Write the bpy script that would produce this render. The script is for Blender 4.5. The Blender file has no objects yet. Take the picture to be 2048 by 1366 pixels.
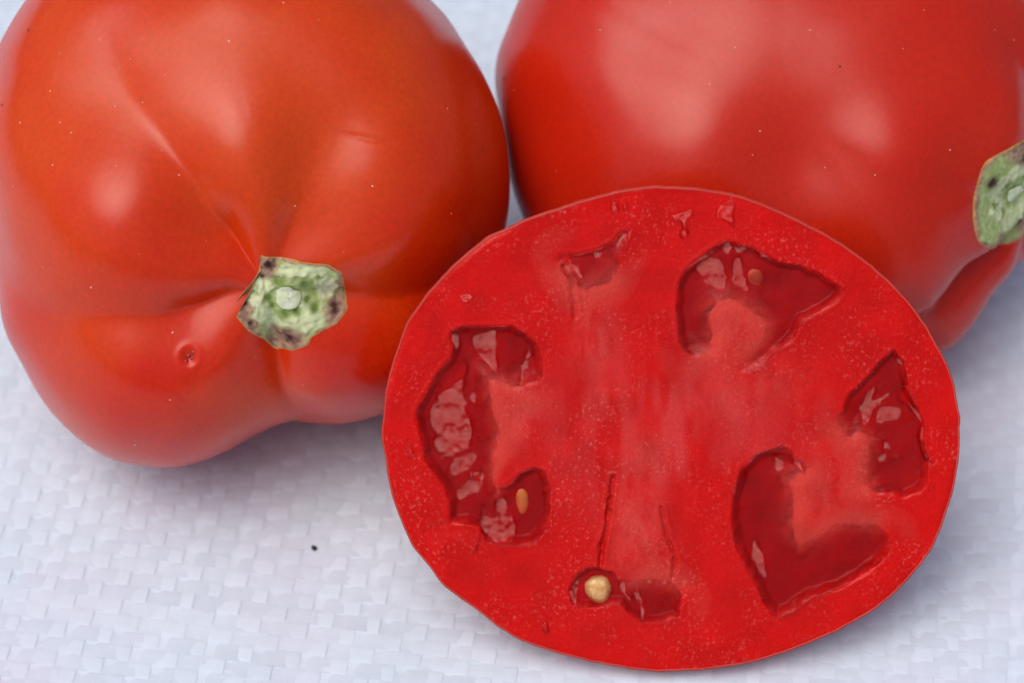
import bpy, math, random
import numpy as np
from mathutils import Vector
from mathutils.bvhtree import BVHTree

C = bpy.context.scene.collection
S = bpy.context.scene
MM = 0.001

# ------------------------------------------------------------------ camera
PITCH = math.radians(50.0)
CAM_H = 0.310
cam_d = bpy.data.cameras.new('camera')
cam = bpy.data.objects.new('camera', cam_d)
C.objects.link(cam)
cam_d.sensor_width = 36.0
cam_d.lens = 90.0
cam_d.clip_start = 0.01
cam_d.clip_end = 50.0
CAM = np.array([0.0, -CAM_H / math.tan(PITCH), CAM_H])
cam.location = CAM
cam.rotation_euler = (math.pi / 2 - PITCH, 0, 0)
S.camera = cam
cam_d.dof.use_dof = True
cam_d.dof.focus_distance = 0.353
cam_d.dof.aperture_fstop = 15.0
RIGHT = np.array([1.0, 0, 0])
UP = np.array([0, math.sin(PITCH), math.cos(PITCH)])
TOC = np.array([0, -math.cos(PITCH), math.sin(PITCH)])
VIEW = np.stack([RIGHT, UP, TOC])              # rows

# ------------------------------------------------------------------ light
SUN_EL, SUN_AZ = math.radians(67), math.radians(-128)   # azimuth from +Y towards +X
w = bpy.data.worlds.new("World")
S.world = w
w.use_nodes = True
nt = w.node_tree
bg = nt.nodes['Background']
sky = nt.nodes.new('ShaderNodeTexSky')
sky.sky_type = 'NISHITA'
sky.sun_disc = False
sky.sun_elevation = SUN_EL
sky.sun_rotation = SUN_AZ
sky.air_density = 1.0
sky.dust_density = 6.0
nt.links.new(sky.outputs[0], bg.inputs[0])
bg.inputs[1].default_value = 0.12
sun_d = bpy.data.lights.new('sun', 'SUN')
sun_d.energy = 1.45
sun_d.angle = math.radians(50)
sun_d.color = (1.0, 0.98, 0.955)
sun = bpy.data.objects.new('sun', sun_d)
C.objects.link(sun)
sd = Vector((math.sin(SUN_AZ) * math.cos(SUN_EL), math.cos(SUN_AZ) * math.cos(SUN_EL), math.sin(SUN_EL)))
sun.rotation_euler = sd.to_track_quat('Z', 'Y').to_euler()
sun.location = sd * 2
S.view_settings.view_transform = 'Standard'
S.view_settings.look = 'None'
S.view_settings.exposure = -0.2
S.view_settings.gamma = 1.0

# ------------------------------------------------------------------ helpers
rng = np.random.default_rng(7)
random.seed(7)


def px_dir(u, v):
    """direction of a picture point, unit depth along the optical axis"""
    u = np.asarray(u, float); v = np.asarray(v, float)
    x = (u - 1024) / 2048 * 0.4
    y = (683 - v) / 2048 * 0.4
    return x[..., None] * RIGHT + y[..., None] * UP - TOC


def catmull(P, n=12):
    P = np.asarray(P, float)
    a, b, c, d = np.roll(P, 1, 0), P, np.roll(P, -1, 0), np.roll(P, -2, 0)
    out = []
    for t in np.linspace(0, 1, n, endpoint=False):
        out.append(0.5 * ((2 * b) + (c - a) * t + (2 * a - 5 * b + 4 * c - d) * t * t + (3 * b - a - 3 * c + d) * t ** 3))
    return np.stack(out, 1).reshape(-1, P.shape[1])


def polar_table(P):
    """closed outline about the origin -> function angle -> radius"""
    Q = catmull(P)
    ang = np.arctan2(Q[:, 1], Q[:, 0]); r = np.hypot(Q[:, 0], Q[:, 1])
    o = np.argsort(ang); ang, r = ang[o], r[o]
    aa = np.concatenate([ang - 2 * np.pi, ang, ang + 2 * np.pi]); rr = np.tile(r, 3)
    return lambda t: np.interp(t, aa, rr)


def _h(ix, iy, iz, seed):
    n = (ix * 374761393 + iy * 668265263 + iz * 1274126177 + seed * 144665) & 0xFFFFFFFF
    n = ((n ^ (n >> 13)) * 1274126177) & 0xFFFFFFFF
    return ((n ^ (n >> 16)) & 0xFFFF) / 65535.0


def vnoise(x, y, z=0.0, seed=0):
    """value noise in -1..1"""
    x = np.asarray(x, float); y = np.asarray(y, float); z = np.zeros_like(x) + z
    ix, iy, iz = (np.floor(q).astype(np.int64) for q in (x, y, z))
    fx, fy, fz = x - ix, y - iy, z - iz
    fx, fy, fz = (f * f * f * (f * (f * 6 - 15) + 10) for f in (fx, fy, fz))
    r = 0
    for dx in (0, 1):
        for dy in (0, 1):
            for dz in (0, 1):
                r = r + _h(ix + dx, iy + dy, iz + dz, seed) * (fx if dx else 1 - fx) * (fy if dy else 1 - fy) * (fz if dz else 1 - fz)
    return r * 2 - 1


def smooth(x):
    x = np.clip(x, 0, 1)
    return x * x * (3 - 2 * x)


def dist_polyline(X, Y, P, closed=True):
    P = np.asarray(P, float)
    Q = np.roll(P, -1, 0) if closed else P[1:]
    A = P if closed else P[:-1]
    d = np.full(X.shape, 1e9)
    for (ax, ay), (bx, by) in zip(A, Q):
        ex, ey = bx - ax, by - ay
        L = ex * ex + ey * ey + 1e-12
        t = np.clip(((X - ax) * ex + (Y - ay) * ey) / L, 0, 1)
        d = np.minimum(d, (X - ax - t * ex) ** 2 + (Y - ay - t * ey) ** 2)
    return np.sqrt(d)


def inside(X, Y, P):
    P = np.asarray(P, float)
    r = np.zeros(X.shape, bool)
    for (ax, ay), (bx, by) in zip(P, np.roll(P, -1, 0)):
        c = (ay > Y) != (by > Y)
        with np.errstate(divide='ignore', invalid='ignore'):
            r ^= c & (X < (bx - ax) * (Y - ay) / (by - ay + 1e-15) + ax)
    return r


def sdf(X, Y, P):
    """signed distance, positive inside; boxes out far points first"""
    P = np.asarray(P, float)
    out = np.full(X.shape, -1e3)
    lo, hi = P.min(0) - 8, P.max(0) + 8
    m = (X > lo[0]) & (X < hi[0]) & (Y > lo[1]) & (Y < hi[1])
    if m.any():
        x, y = X[m], Y[m]
        d = dist_polyline(x, y, P)
        out[m] = np.where(inside(x, y, P), d, -d)
    return out


def mesh_obj(name, verts, faces, mat, parent=None, origin=None, col=None, smooth_shade=True):
    """verts in world metres; object origin at `origin` (world) or at the parent's origin"""
    verts = np.asarray(verts, float)
    o = np.zeros(3) if origin is None else np.asarray(origin, float)
    if parent is not None and origin is None:
        o = np.array(parent_world(parent))
    me = bpy.data.meshes.new(name)
    me.vertices.add(len(verts))
    me.vertices.foreach_set('co', (verts - o).astype(np.float32).ravel())
    faces = np.asarray(faces, np.int32)
    k = faces.shape[1]
    me.loops.add(faces.size)
    me.loops.foreach_set('vertex_index', faces.ravel())
    me.polygons.add(len(faces))
    me.polygons.foreach_set('loop_start', np.arange(0, faces.size, k, dtype=np.int32))
    if smooth_shade:
        me.polygons.foreach_set('use_smooth', np.ones(len(faces), bool))
    me.update(calc_edges=True)
    me.validate()
    if col is not None:
        at = me.color_attributes.new('tone', 'FLOAT_COLOR', 'POINT')
        c4 = np.ones((len(verts), 4), np.float32); c4[:, :np.shape(col)[-1]] = col
        at.data.foreach_set('color', c4.ravel())
    me.materials.append(mat)
    ob = bpy.data.objects.new(name, me)
    C.objects.link(ob)
    if parent is not None:
        ob.parent = parent
    else:
        ob.location = o
    return ob


def parent_world(p):
    v = np.zeros(3)
    while p is not None:
        v = v + np.array(p.location); p = p.parent
    return v


def grid_faces(nr, na, wrap=True, flip=False):
    i = np.arange(nr - 1)[:, None]; j = np.arange(na if wrap else na - 1)[None, :]
    j2 = (j + 1) % na
    f = np.stack([i * na + j, i * na + j2, (i + 1) * na + j2, (i + 1) * na + j], -1).reshape(-1, 4)
    return f[:, ::-1] if flip else f


def thing(name, label, cat, loc, group=None):
    o = bpy.data.objects.new(name, None)
    o.empty_display_size = 0.01
    C.objects.link(o)
    o.location = loc
    o['label'] = label; o['category'] = cat
    if group: o['group'] = group
    return o


def P(mat):
    return mat.node_tree.nodes['Principled BSDF']


def new_mat(name):
    m = bpy.data.materials.new(name); m.use_nodes = True
    return m


def N(m, t, **kw):
    n = m.node_tree.nodes.new(t)
    for k, v in kw.items():
        if hasattr(n, k): setattr(n, k, v)
    return n


def L(m, a, b):
    m.node_tree.links.new(a, b)


# ------------------------------------------------------------------ materials
def skin_material(name, base, warm, seed):
    m = new_mat(name); p = P(m)
    co = N(m, 'ShaderNodeTexCoord')
    n1 = N(m, 'ShaderNodeTexNoise'); n1.inputs['Scale'].default_value = 55; n1.inputs['Detail'].default_value = 3
    mp = N(m, 'ShaderNodeMapping'); mp.inputs['Location'].default_value = (seed, seed * .3, 0)
    L(m, co.outputs['Object'], mp.inputs[0]); L(m, mp.outputs[0], n1.inputs['Vector'])
    mx = N(m, 'ShaderNodeMix', data_type='RGBA')
    rp = N(m, 'ShaderNodeValToRGB'); rp.color_ramp.elements[0].position = .35; rp.color_ramp.elements[1].position = .85
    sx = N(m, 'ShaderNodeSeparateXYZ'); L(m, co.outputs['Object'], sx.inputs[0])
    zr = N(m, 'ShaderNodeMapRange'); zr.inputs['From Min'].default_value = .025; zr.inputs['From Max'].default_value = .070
    zr.inputs['To Min'].default_value = -.02; zr.inputs['To Max'].default_value = .32  # orange ripening blush; its rise with height puts the sky's sheen into the colour
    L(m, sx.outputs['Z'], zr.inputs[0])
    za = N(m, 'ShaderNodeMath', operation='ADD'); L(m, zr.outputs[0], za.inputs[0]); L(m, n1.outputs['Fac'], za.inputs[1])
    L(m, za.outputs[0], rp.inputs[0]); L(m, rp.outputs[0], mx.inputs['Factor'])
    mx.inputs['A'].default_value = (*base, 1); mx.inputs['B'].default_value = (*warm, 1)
    # fine cell mottling of the skin
    n2 = N(m, 'ShaderNodeTexNoise'); n2.inputs['Scale'].default_value = 1500; n2.inputs['Detail'].default_value = 2
    L(m, mp.outputs[0], n2.inputs['Vector'])
    mr = N(m, 'ShaderNodeMapRange'); mr.inputs['To Min'].default_value = .82; mr.inputs['To Max'].default_value = 1.18
    L(m, n2.outputs['Fac'], mr.inputs[0])
    mm = N(m, 'ShaderNodeMix', data_type='RGBA', blend_type='MULTIPLY'); mm.inputs['Factor'].default_value = 1
    L(m, mx.outputs['Result'], mm.inputs['A']); L(m, mr.outputs[0], mm.inputs['B'])
    # sparse pale pores
    vo = N(m, 'ShaderNodeTexVoronoi'); vo.inputs['Scale'].default_value = 330
    L(m, mp.outputs[0], vo.inputs['Vector'])
    lt = N(m, 'ShaderNodeMath', operation='LESS_THAN'); lt.inputs[1].default_value = .055
    L(m, vo.outputs['Distance'], lt.inputs[0])
    sp = N(m, 'ShaderNodeSeparateColor'); L(m, vo.outputs['Color'], sp.inputs[0])
    gt = N(m, 'ShaderNodeMath', operation='GREATER_THAN'); gt.inputs[1].default_value = .80
    L(m, sp.outputs[0], gt.inputs[0])
    mu = N(m, 'ShaderNodeMath', operation='MULTIPLY'); L(m, lt.outputs[0], mu.inputs[0]); L(m, gt.outputs[0], mu.inputs[1])
    mu2 = N(m, 'ShaderNodeMath', operation='MULTIPLY'); mu2.inputs[1].default_value = .35; L(m, mu.outputs[0], mu2.inputs[0])
    m3 = N(m, 'ShaderNodeMix', data_type='RGBA'); m3.inputs['B'].default_value = (.75, .25, .12, 1)
    L(m, mu2.outputs[0], m3.inputs['Factor']); L(m, mm.outputs['Result'], m3.inputs['A'])
    L(m, m3.outputs['Result'], p.inputs['Base Color'])
    p.inputs['Roughness'].default_value = .27
    p.inputs['Specular IOR Level'].default_value = .36
    p.inputs['Subsurface Weight'].default_value = .25
    p.inputs['Subsurface Radius'].default_value = (1.0, .12, .06)
    p.inputs['Subsurface Scale'].default_value = .0025
    # faint waviness of the skin
    n3 = N(m, 'ShaderNodeTexNoise'); n3.inputs['Scale'].default_value = 700; n3.inputs['Detail'].default_value = 3
    L(m, mp.outputs[0], n3.inputs['Vector'])
    bp = N(m, 'ShaderNodeBump'); bp.inputs['Strength'].default_value = .10; bp.inputs['Distance'].default_value = .0002
    L(m, n3.outputs['Fac'], bp.inputs['Height']); L(m, bp.outputs[0], p.inputs['Normal'])
    return m


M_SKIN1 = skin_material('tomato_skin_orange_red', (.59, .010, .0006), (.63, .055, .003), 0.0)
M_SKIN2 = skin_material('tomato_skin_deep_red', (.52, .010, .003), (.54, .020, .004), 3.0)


def tone_material(name, rough, bump_scale, bump, sss=.0, spec=.5, fleck=0.0, bdist=.0002):
    m = new_mat(name); p = P(m)
    at = N(m, 'ShaderNodeVertexColor'); at.layer_name = 'tone'
    co = N(m, 'ShaderNodeTexCoord')
    n = N(m, 'ShaderNodeTexNoise'); n.inputs['Scale'].default_value = bump_scale; n.inputs['Detail'].default_value = 4
    L(m, co.outputs['Object'], n.inputs['Vector'])
    mr = N(m, 'ShaderNodeMapRange'); mr.inputs['To Min'].default_value = .78; mr.inputs['To Max'].default_value = 1.22
    L(m, n.outputs['Fac'], mr.inputs[0])
    mm = N(m, 'ShaderNodeMix', data_type='RGBA', blend_type='MULTIPLY'); mm.inputs['Factor'].default_value = 1
    L(m, at.outputs[0], mm.inputs['A']); L(m, mr.outputs[0], mm.inputs['B'])
    last = mm.outputs['Result']
    if fleck > 0:  # pale flecks: cell walls, with wet glints put into the colour too
        v = N(m, 'ShaderNodeTexNoise'); v.inputs['Scale'].default_value = 2300; v.inputs['Detail'].default_value = 2.5
        v.inputs['Roughness'].default_value = .6
        mp = N(m, 'ShaderNodeMapping'); mp.inputs['Scale'].default_value = (1.0, .8, .8)
        L(m, co.outputs['Object'], mp.inputs[0]); L(m, mp.outputs[0], v.inputs['Vector'])
        r = N(m, 'ShaderNodeMapRange'); r.inputs['From Min'].default_value = .56; r.inputs['From Max'].default_value = .72
        L(m, v.outputs['Fac'], r.inputs[0])
        big = N(m, 'ShaderNodeTexNoise'); big.inputs['Scale'].default_value = 130
        L(m, co.outputs['Object'], big.inputs['Vector'])
        r2 = N(m, 'ShaderNodeMapRange'); r2.inputs['From Min'].default_value = .42; r2.inputs['From Max'].default_value = .62
        r2.inputs['To Max'].default_value = fleck
        L(m, big.outputs['Fac'], r2.inputs[0])
        mu = N(m, 'ShaderNodeMath', operation='MULTIPLY'); L(m, r.outputs[0], mu.inputs[0]); L(m, r2.outputs[0], mu.inputs[1])
        m4 = N(m, 'ShaderNodeMix', data_type='RGBA'); m4.inputs['B'].default_value = (.82, .20, .17, 1)
        mu3 = N(m, 'ShaderNodeMath', operation='MULTIPLY'); L(m, mu.outputs[0], mu3.inputs[0]); L(m, at.outputs['Alpha'], mu3.inputs[1])
        L(m, mu3.outputs[0], m4.inputs['Factor']); L(m, last, m4.inputs['A'])
        last = m4.outputs['Result']
    L(m, last, p.inputs['Base Color'])
    p.inputs['Roughness'].default_value = rough
    p.inputs['Specular IOR Level'].default_value = spec
    if sss:
        p.inputs['Subsurface Weight'].default_value = sss
        p.inputs['Subsurface Radius'].default_value = (1.0, .15, .1)
        p.inputs['Subsurface Scale'].default_value = .0018
    bp = N(m, 'ShaderNodeBump'); bp.inputs['Strength'].default_value = bump; bp.inputs['Distance'].default_value = bdist
    L(m, n.outputs['Fac'], bp.inputs['Height']); L(m, bp.outputs[0], p.inputs['Normal'])
    return m


M_FLESH = tone_material('cut_flesh', .30, 2400, .30, sss=.3, spec=.2, fleck=.38, bdist=.0002)
M_SCAR = tone_material('stem_scar_cork', .75, 1500, .6, spec=.25)
M_SEED = tone_material('seed_coat', .35, 2500, .3, sss=.2)


def gel_material():
    m = new_mat('locule_gel'); nt = m.node_tree
    nt.nodes.remove(P(m)); out = nt.nodes['Material Output']
    tr = N(m, 'ShaderNodeBsdfTransparent')
    gl = N(m, 'ShaderNodeBsdfGlossy'); gl.inputs['Roughness'].default_value = .04
    fr = N(m, 'ShaderNodeFresnel'); fr.inputs['IOR'].default_value = 1.28
    mi = N(m, 'ShaderNodeMixShader')
    co = N(m, 'ShaderNodeTexCoord')
    n = N(m, 'ShaderNodeTexNoise'); n.inputs['Scale'].default_value = 420; n.inputs['Detail'].default_value = 2
    L(m, co.outputs['Object'], n.inputs['Vector'])
    bp = N(m, 'ShaderNodeBump'); bp.inputs['Strength'].default_value = .12; bp.inputs['Distance'].default_value = .0004
    L(m, n.outputs['Fac'], bp.inputs['Height'])
    L(m, bp.outputs[0], gl.inputs['Normal']); L(m, bp.outputs[0], fr.inputs['Normal'])
    L(m, fr.outputs[0], mi.inputs[0]); L(m, tr.outputs[0], mi.inputs[1]); L(m, gl.outputs[0], mi.inputs[2])
    L(m, mi.outputs[0], out.inputs['Surface'])
    va = N(m, 'ShaderNodeVolumeAbsorption')
    va.inputs['Color'].default_value = (.885, .2, .2, 1)
    va.inputs['Density'].default_value = 330.0
    L(m, va.outputs[0], out.inputs['Volume'])
    return m


M_GEL = gel_material()


def simple(name, col, rough=.5, spec=.5, sss=0):
    m = new_mat(name); p = P(m)
    p.inputs['Base Color'].default_value = (*col, 1)
    p.inputs['Roughness'].default_value = rough
    p.inputs['Specular IOR Level'].default_value = spec
    if sss:
        p.inputs['Subsurface Weight'].default_value = sss
        p.inputs['Subsurface Radius'].default_value = (1, .3, .2)
        p.inputs['Subsurface Scale'].default_value = .001
    return m


M_EDGE = simple('cut_skin_edge', (.60, .060, .045), .4, .3, .3)
M_SPECK = simple('soil_speck', (.03, .022, .02), .8)
M_DUST = simple('pale_dust', (.75, .5, .42), .6)
M_BLEM = simple('blemish_scab', (.30, .02, .015), .4)


def tape_material(c1, c2):
    m = new_mat('woven_plastic_tape'); p = P(m)
    oi = N(m, 'ShaderNodeObjectInfo'); co = N(m, 'ShaderNodeTexCoord')
    rp = N(m, 'ShaderNodeValToRGB')
    rp.color_ramp.elements[0].color = (*c1, 1); rp.color_ramp.elements[1].color = (*c2, 1)
    L(m, oi.outputs['Random'], rp.inputs[0])
    n = N(m, 'ShaderNodeTexNoise'); n.inputs['Scale'].default_value = 260; n.inputs['Detail'].default_value = 4
    mp = N(m, 'ShaderNodeMapping'); mp.inputs['Scale'].default_value = (.22, 1.6, 1)
    L(m, co.outputs['Object'], mp.inputs[0]); L(m, mp.outputs[0], n.inputs['Vector'])
    mr = N(m, 'ShaderNodeMapRange'); mr.inputs['To Min'].default_value = .9; mr.inputs['To Max'].default_value = 1.1
    L(m, n.outputs['Fac'], mr.inputs[0])
    mm = N(m, 'ShaderNodeMix', data_type='RGBA', blend_type='MULTIPLY'); mm.inputs['Factor'].default_value = 1
    L(m, rp.outputs[0], mm.inputs['A']); L(m, mr.outputs[0], mm.inputs['B'])
    geo = N(m, 'ShaderNodeNewGeometry'); st = N(m, 'ShaderNodeTexNoise'); st.inputs['Scale'].default_value = 38; st.inputs['Detail'].default_value = 2
    L(m, geo.outputs['Position'], st.inputs['Vector'])
    sr = N(m, 'ShaderNodeMapRange'); sr.inputs['From Min'].default_value = .45; sr.inputs['From Max'].default_value = .72; sr.inputs['To Max'].default_value = .55
    L(m, st.outputs['Fac'], sr.inputs[0])
    sm = N(m, 'ShaderNodeMix', data_type='RGBA'); sm.inputs['B'].default_value = (.69, .68, .82, 1)
    L(m, sr.outputs[0], sm.inputs['Factor']); L(m, mm.outputs['Result'], sm.inputs['A'])
    L(m, sm.outputs['Result'], p.inputs['Base Color'])
    p.inputs['Roughness'].default_value = .42
    p.inputs['Specular IOR Level'].default_value = .4
    bp = N(m, 'ShaderNodeBump'); bp.inputs['Strength'].default_value = .25; bp.inputs['Distance'].default_value = .0003
    L(m, n.outputs['Fac'], bp.inputs['Height']); L(m, bp.outputs[0], p.inputs['Normal'])
    return m


M_TAPE = tape_material((.63, .745, .86), (.68, .795, .915))
M_TAPE2 = tape_material((.585, .685, .80), (.64, .745, .86))

# ------------------------------------------------------------------ woven sheet
WARP, WEFT, AMP = 3.45, 2.55, .05       # tape pitches, wave height (mm)
SHEET = 420.0
xs = np.linspace(-800, 800, 9)
gx, gy = np.meshgrid(xs, xs)
sheet = mesh_obj('woven_sheet', np.stack([gx, gy, np.full_like(gx, -.125)], -1).reshape(-1, 3) * MM, grid_faces(9, 9, False), M_TAPE)
sheet['kind'] = 'structure'
sheet['label'] = 'white woven plastic sheet under the tomatoes'
SHEET_ROT = math.radians(-9)
sheet.rotation_euler = (0, 0, SHEET_ROT)


def ribbon_mesh(name, length, width, cross, parity, seed, mat):
    """flat tape running along x, waving over and under the crossing tapes"""
    n = int(length / cross) * 8
    t = np.linspace(-length / 2, length / 2, n)
    u = np.linspace(-1, 1, 5)
    T, U = np.meshgrid(t, u, indexing='ij')
    c = np.cos(np.pi * T / cross + parity * np.pi)
    z = AMP * np.tanh(2.6 * c) / np.tanh(2.6)
    z = z - .02 * U ** 2 - AMP + .025 * vnoise(T / 3.1, U * .7 + seed * 9, 0, seed) + .03 * U * vnoise(T / 6, T * 0, 0, seed + 3)
    wv = width / 2 * (1 + .04 * vnoise(T / 7, T * 0, 0, seed + 5))
    y = U * wv + .10 * vnoise(T / 30, T * 0, 0, seed + 8)
    me_v = np.stack([T, y, z], -1).reshape(-1, 3) * MM
    f = grid_faces(n, 5, False, flip=True)
    me = bpy.data.meshes.new(name)
    me.from_pydata(me_v.tolist(), [], f.tolist())
    me.polygons.foreach_set('use_smooth', np.ones(len(f), bool))
    me.materials.append(mat)
    return me


def lay_tapes(pitch, cross, width, along_y, seed0, mat):
    count = int(SHEET / pitch)
    metas = [[ribbon_mesh('tape', SHEET, width, cross, par, seed0 + par * 17 + k * 5, mat) for k in range(3)] for par in (0, 1)]
    for i in range(count):
        par = (i + (1 if along_y else 0)) % 2
        o = bpy.data.objects.new('tape', random.choice(metas[par]))
        C.objects.link(o); o.parent = sheet
        s = (i - count / 2) * pitch * MM
        z = random.uniform(-.012, .012) * MM
        flip = random.choice((0, math.pi)) * 0
        if along_y:
            o.location = (s, random.uniform(-.05, .05) * MM, z); o.rotation_euler = (0, 0, math.pi / 2 + flip)
        else:
            o.location = (random.uniform(-.05, .05) * MM, s, z); o.rotation_euler = (0, 0, flip)


lay_tapes(WARP, WEFT, WARP * .97, True, 1, M_TAPE)
lay_tapes(WEFT, WARP, WEFT * .97, False, 101, M_TAPE2)

# ------------------------------------------------------------------ whole tomatoes


def build_tomato(outline_px, centre_px, depth, zf, zb, axis, grooves, dimple, dimple_w, near_power, extra=None, NR=300, NA=520):
    """surface of a lobed tomato: returns world verts + param arrays. Depth (m) along the optical axis."""
    k = 0.4 * depth / 2048 * 1000            # mm per picture point at the centre
    o = np.asarray(outline_px, float)
    loc = np.stack([(o[:, 0] - centre_px[0]) * k, -(o[:, 1] - centre_px[1]) * k], -1)
    rho = polar_table(loc)
    a = np.array(axis, float); a /= np.linalg.norm(a)
    e1 = np.array([1.0, 0, 0]) - a * a[0]; e1 /= np.linalg.norm(e1)
    e2 = np.cross(a, e1)
    th = np.pi * np.linspace(0.0, 1, NR) ** 1.25
    th[0] = 1e-4; th[-1] = np.pi - 1e-4
    ph = np.linspace(-np.pi, np.pi, NA, endpoint=False)
    TH, PH = np.meshgrid(th, ph, indexing='ij')
    u = np.cos(TH)[..., None] * a + np.sin(TH)[..., None] * (np.cos(PH)[..., None] * e1 + np.sin(PH)[..., None] * e2)
    psi = np.arctan2(u[..., 1], u[..., 0]); r = np.hypot(u[..., 0], u[..., 1])
    R = rho(psi)
    r2 = r ** .94
    uz = np.sign(u[..., 2]) * np.clip(1 - np.clip(r, 0, 1) ** 2.35, 0, 1) ** (1 / 2.2)
    Pm = np.stack([R * r2 * np.cos(psi), R * r2 * np.sin(psi), np.where(u[..., 2] > 0, zf, zb) * uz], -1)
    # lobes between grooves
    g = sorted(grooves, key=lambda q: q[0])
    ang = np.radians([q[0] for q in g]); amp = np.array([q[1] for q in g]); reach = np.array([q[2] for q in g]); shp = np.array([q[3] for q in g])
    n = len(g)
    dep = np.zeros_like(TH)
    wob = .06 * vnoise(TH * 2.2, PH * 0 + 3.3, 0, 4)
    for i in range(n):
        a0, a1 = ang[i], ang[(i + 1) % n]
        span = (a1 - a0) % (2 * np.pi)
        t = ((PH + wob - a0) % (2 * np.pi)) / span
        m = t <= 1
        tt = smooth(t)
        A = amp[i] * np.exp(-(TH / reach[i]) ** 4) * (1 - tt) + amp[(i + 1) % n] * np.exp(-(TH / reach[(i + 1) % n]) ** 4) * tt
        p = shp[i] * (1 - tt) + shp[(i + 1) % n] * tt
        p = p + np.clip(TH - .6, 0, 3) * .5
        b = np.minimum(1, (np.sin(np.pi * np.clip(t, 0, 1)) ** 2 + .010) ** .5) ** p
        dep = np.where(m, A * (1 - b), dep)
    near = smooth(TH / near_power)            # lobes close up at the very stem
    Pm = Pm * (1 - dep * near)[..., None]
    # dimple at stem
    Pm = Pm - a * (dimple * np.exp(-(TH / dimple_w) ** 2))[..., None]
    # slow unevenness
    s = 1 + .013 * vnoise(u[..., 0] * 2.1 + 5, u[..., 1] * 2.1, u[..., 2] * 2.1, 11) + .006 * vnoise(u[..., 0] * 4.5, u[..., 1] * 4.5, u[..., 2] * 4.5, 12)
    Pm = Pm * s[..., None]
    if extra is not None:
        Pm = extra(Pm, TH, PH, k)
    d = px_dir(np.array(centre_px[0]), np.array(centre_px[1]))
    cen = CAM + d * depth
    W = cen + (Pm * MM) @ VIEW
    return W, cen, (a @ VIEW, e1 @ VIEW, e2 @ VIEW), k


def settle(fn, d0, d1, target=.0):
    """depth along the sight line at which the lowest point touches the sheet"""
    f0 = fn(d0)[0][..., 2].min() - target
    for _ in range(7):
        f1 = fn(d1)[0][..., 2].min() - target
        if abs(f1) < 1e-6: break
        d0, d1, f0 = d1, d1 - f1 * (d1 - d0) / (f1 - f0), f1
    return d1


def bvh_of(W, NR, NA):
    f = grid_faces(NR, NA)
    return BVHTree.FromPolygons([Vector(v) for v in W.reshape(-1, 3)], f.tolist())


def on_surface(bvh, origin, direction):
    h = bvh.ray_cast(Vector(origin), Vector(direction))
    if h[0] is None: return None
    return np.array(h[0]), np.array(h[1])


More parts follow.
